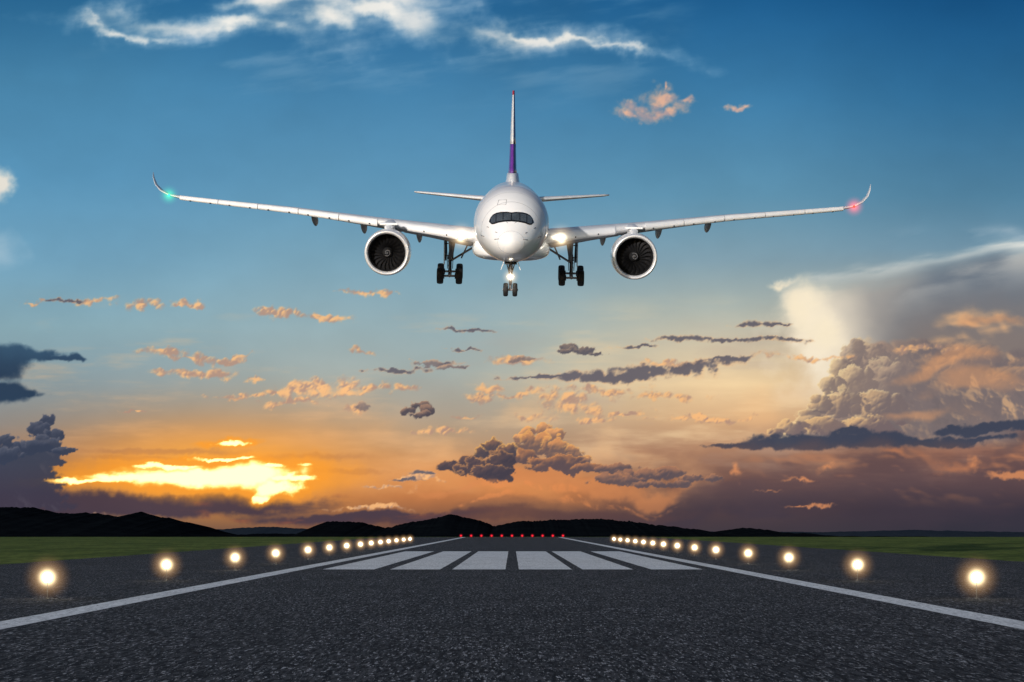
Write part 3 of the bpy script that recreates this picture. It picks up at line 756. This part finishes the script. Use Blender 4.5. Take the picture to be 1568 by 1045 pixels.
vs = []; fs = []
N_ = 260
for i in range(N_+1):
    y = -60+(766-6)*i/N_
    e = .5*mnoise.noise(Vector((0, y*.13, 0)))+.25*mnoise.noise(Vector((5, y*.7, 0)))
    vs += [(-42-e, y, .004), (-20, y, .03), (20, y, .03), (45.5+e, y, .004)]
for i in range(N_):
    for j in range(3): fs.append((i*4+j, i*4+j+1, i*4+4+j+1, i*4+4+j))
obj("runway", vs, fs, ASPH, smooth=False)
def quad(x0, x1, y0, y1, z=.038): 
    n_ = max(1, int((y1-y0)/4)); v_ = []; f_ = []
    for i in range(n_+1):
        y = y0+(y1-y0)*i/n_; v_ += [(x0+.035*mnoise.noise(Vector((x0, y*.6, 0))), y, z), (x1+.035*mnoise.noise(Vector((x1, y*.6, 3))), y, z)]
    for i in range(n_): f_.append((2*i, 2*i+1, 2*i+3, 2*i+2))
    return v_, f_
parts = [(quad(-16.25, -14.95, -50, 695), 0), (quad(14.95, 16.25, -50, 695), 0)]
for a, c in ((-13.6,-9.9),(-8.75,-5.15),(-4.3,-.47),(.5,4.3),(5.05,8.7),(10.0,13.7)):
    parts.append((quad(a, c, 153, 272), 0))
v, f, fm = join(parts); obj("runway_markings", v, f, PAINT, smooth=False, fm=fm)

# runway edge lights
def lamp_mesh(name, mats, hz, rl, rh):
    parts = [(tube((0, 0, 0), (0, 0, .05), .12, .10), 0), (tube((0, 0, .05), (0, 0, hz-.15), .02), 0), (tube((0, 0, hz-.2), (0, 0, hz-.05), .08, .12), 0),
             (sphere((0, 0, hz), rl, 16, 10), 1), (sphere((0, 0, hz), rh, 40, 24), 2)]  # outer sphere is an added glow shell
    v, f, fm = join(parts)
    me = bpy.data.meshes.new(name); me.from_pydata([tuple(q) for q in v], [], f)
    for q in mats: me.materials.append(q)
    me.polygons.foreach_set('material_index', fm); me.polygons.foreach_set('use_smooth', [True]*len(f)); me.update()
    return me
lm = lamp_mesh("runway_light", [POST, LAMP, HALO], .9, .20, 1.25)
X_ = 19.6
DS = [90, 121, 151, 177, 205, 229, 253, 276, 297, 318, 339, 362, 386, 410]
for s in (-1, 1):
    for d_ in DS:
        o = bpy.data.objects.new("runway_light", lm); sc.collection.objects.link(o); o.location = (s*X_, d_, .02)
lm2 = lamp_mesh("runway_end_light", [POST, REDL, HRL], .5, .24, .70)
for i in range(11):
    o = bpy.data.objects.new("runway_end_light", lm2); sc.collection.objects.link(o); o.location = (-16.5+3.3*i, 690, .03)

# ------------------------------------------------------------ HILLS
def ridge(name, pts, dist, depth, m_, seed, rough):
    xs_ = [p[0] for p in pts]; yp = [p[1] for p in pts]
    n_ = 1500; cols_ = []
    for i in range(n_+1):
        px = xs_[0]+(xs_[-1]-xs_[0])*i/n_
        h = CAMH+(809-np.interp(px, xs_, yp))/F*dist
        X_ = (px-784)/F*dist
        h += rough*dist/F*(1.6*mnoise.noise(Vector((px*.03, seed, 0)))+1.2*mnoise.noise(Vector((px*.11, seed, 4)))+1.5*mnoise.noise(Vector((px*.45, seed, 9))))
        g = gz_(dist)-3
        col_ = []
        for k, (u, hh) in enumerate(((-1, 0), (-.75, .22), (-.5, .5), (-.25, .8), (0, 1), (.3, .75), (.7, .3), (1, 0))):
            q = hh+(.10*mnoise.noise(Vector((X_*.02, u*3, seed))) if 0 < hh < 1 else 0)
            col_.append((X_, dist+u*depth, g+(h-g)*q))
        cols_.append(col_)
    v_ = [p for c_ in cols_ for p in c_]; f_ = []
    for i in range(n_):
        for k in range(7): f_.append((i*8+k, i*8+8+k, i*8+9+k, i*8+k+1))
    return obj(name, v_, f_, m_)
def hillmat(name, a, b_):
    m, tt, b = surfmat(name)
    pos = tt.n('ShaderNodeNewGeometry').outputs['Position']
    n1 = tt.noise(pos, .06, 8, .7, '3D').outputs[0]
    tt.put(b.inputs['Base Color'], tt.mix(tt.ss(n1, .35, .7), a+(1,), b_+(1,)))
    b.inputs['Roughness'].default_value = 1; b.inputs['Specular IOR Level'].default_value = 0
    return m
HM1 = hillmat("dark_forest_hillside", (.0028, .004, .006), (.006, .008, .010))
HM2 = hillmat("hazy_hillside", (.020, .028, .040), (.028, .036, .050))  # distance haze put into the base colour
near = [(-900,790),(-400,784),(-100,780),(0,778),(50,777),(90,786),(150,786),(180,791),(215,784),(250,793),(290,801),(325,815),(345,819),(480,816),(500,799),(550,800),(590,809),(640,798),(690,788),(735,797),(757,806),(800,799),(850,796),(920,795),(980,801),(1040,808),(1090,815),(1110,812),(1140,807),(1170,812),(1215,817),(1300,822),(1500,824),(1700,822),(2500,815)]
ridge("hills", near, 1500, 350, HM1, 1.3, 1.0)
far = [(-1200,800),(0,802),(200,806),(330,811),(360,809),(420,807),(470,810),(520,812),(700,808),(900,812),(1100,814),(1250,815),(1400,812),(1480,814),(1600,816),(2800,812)]
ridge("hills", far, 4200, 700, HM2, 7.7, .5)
print("done")
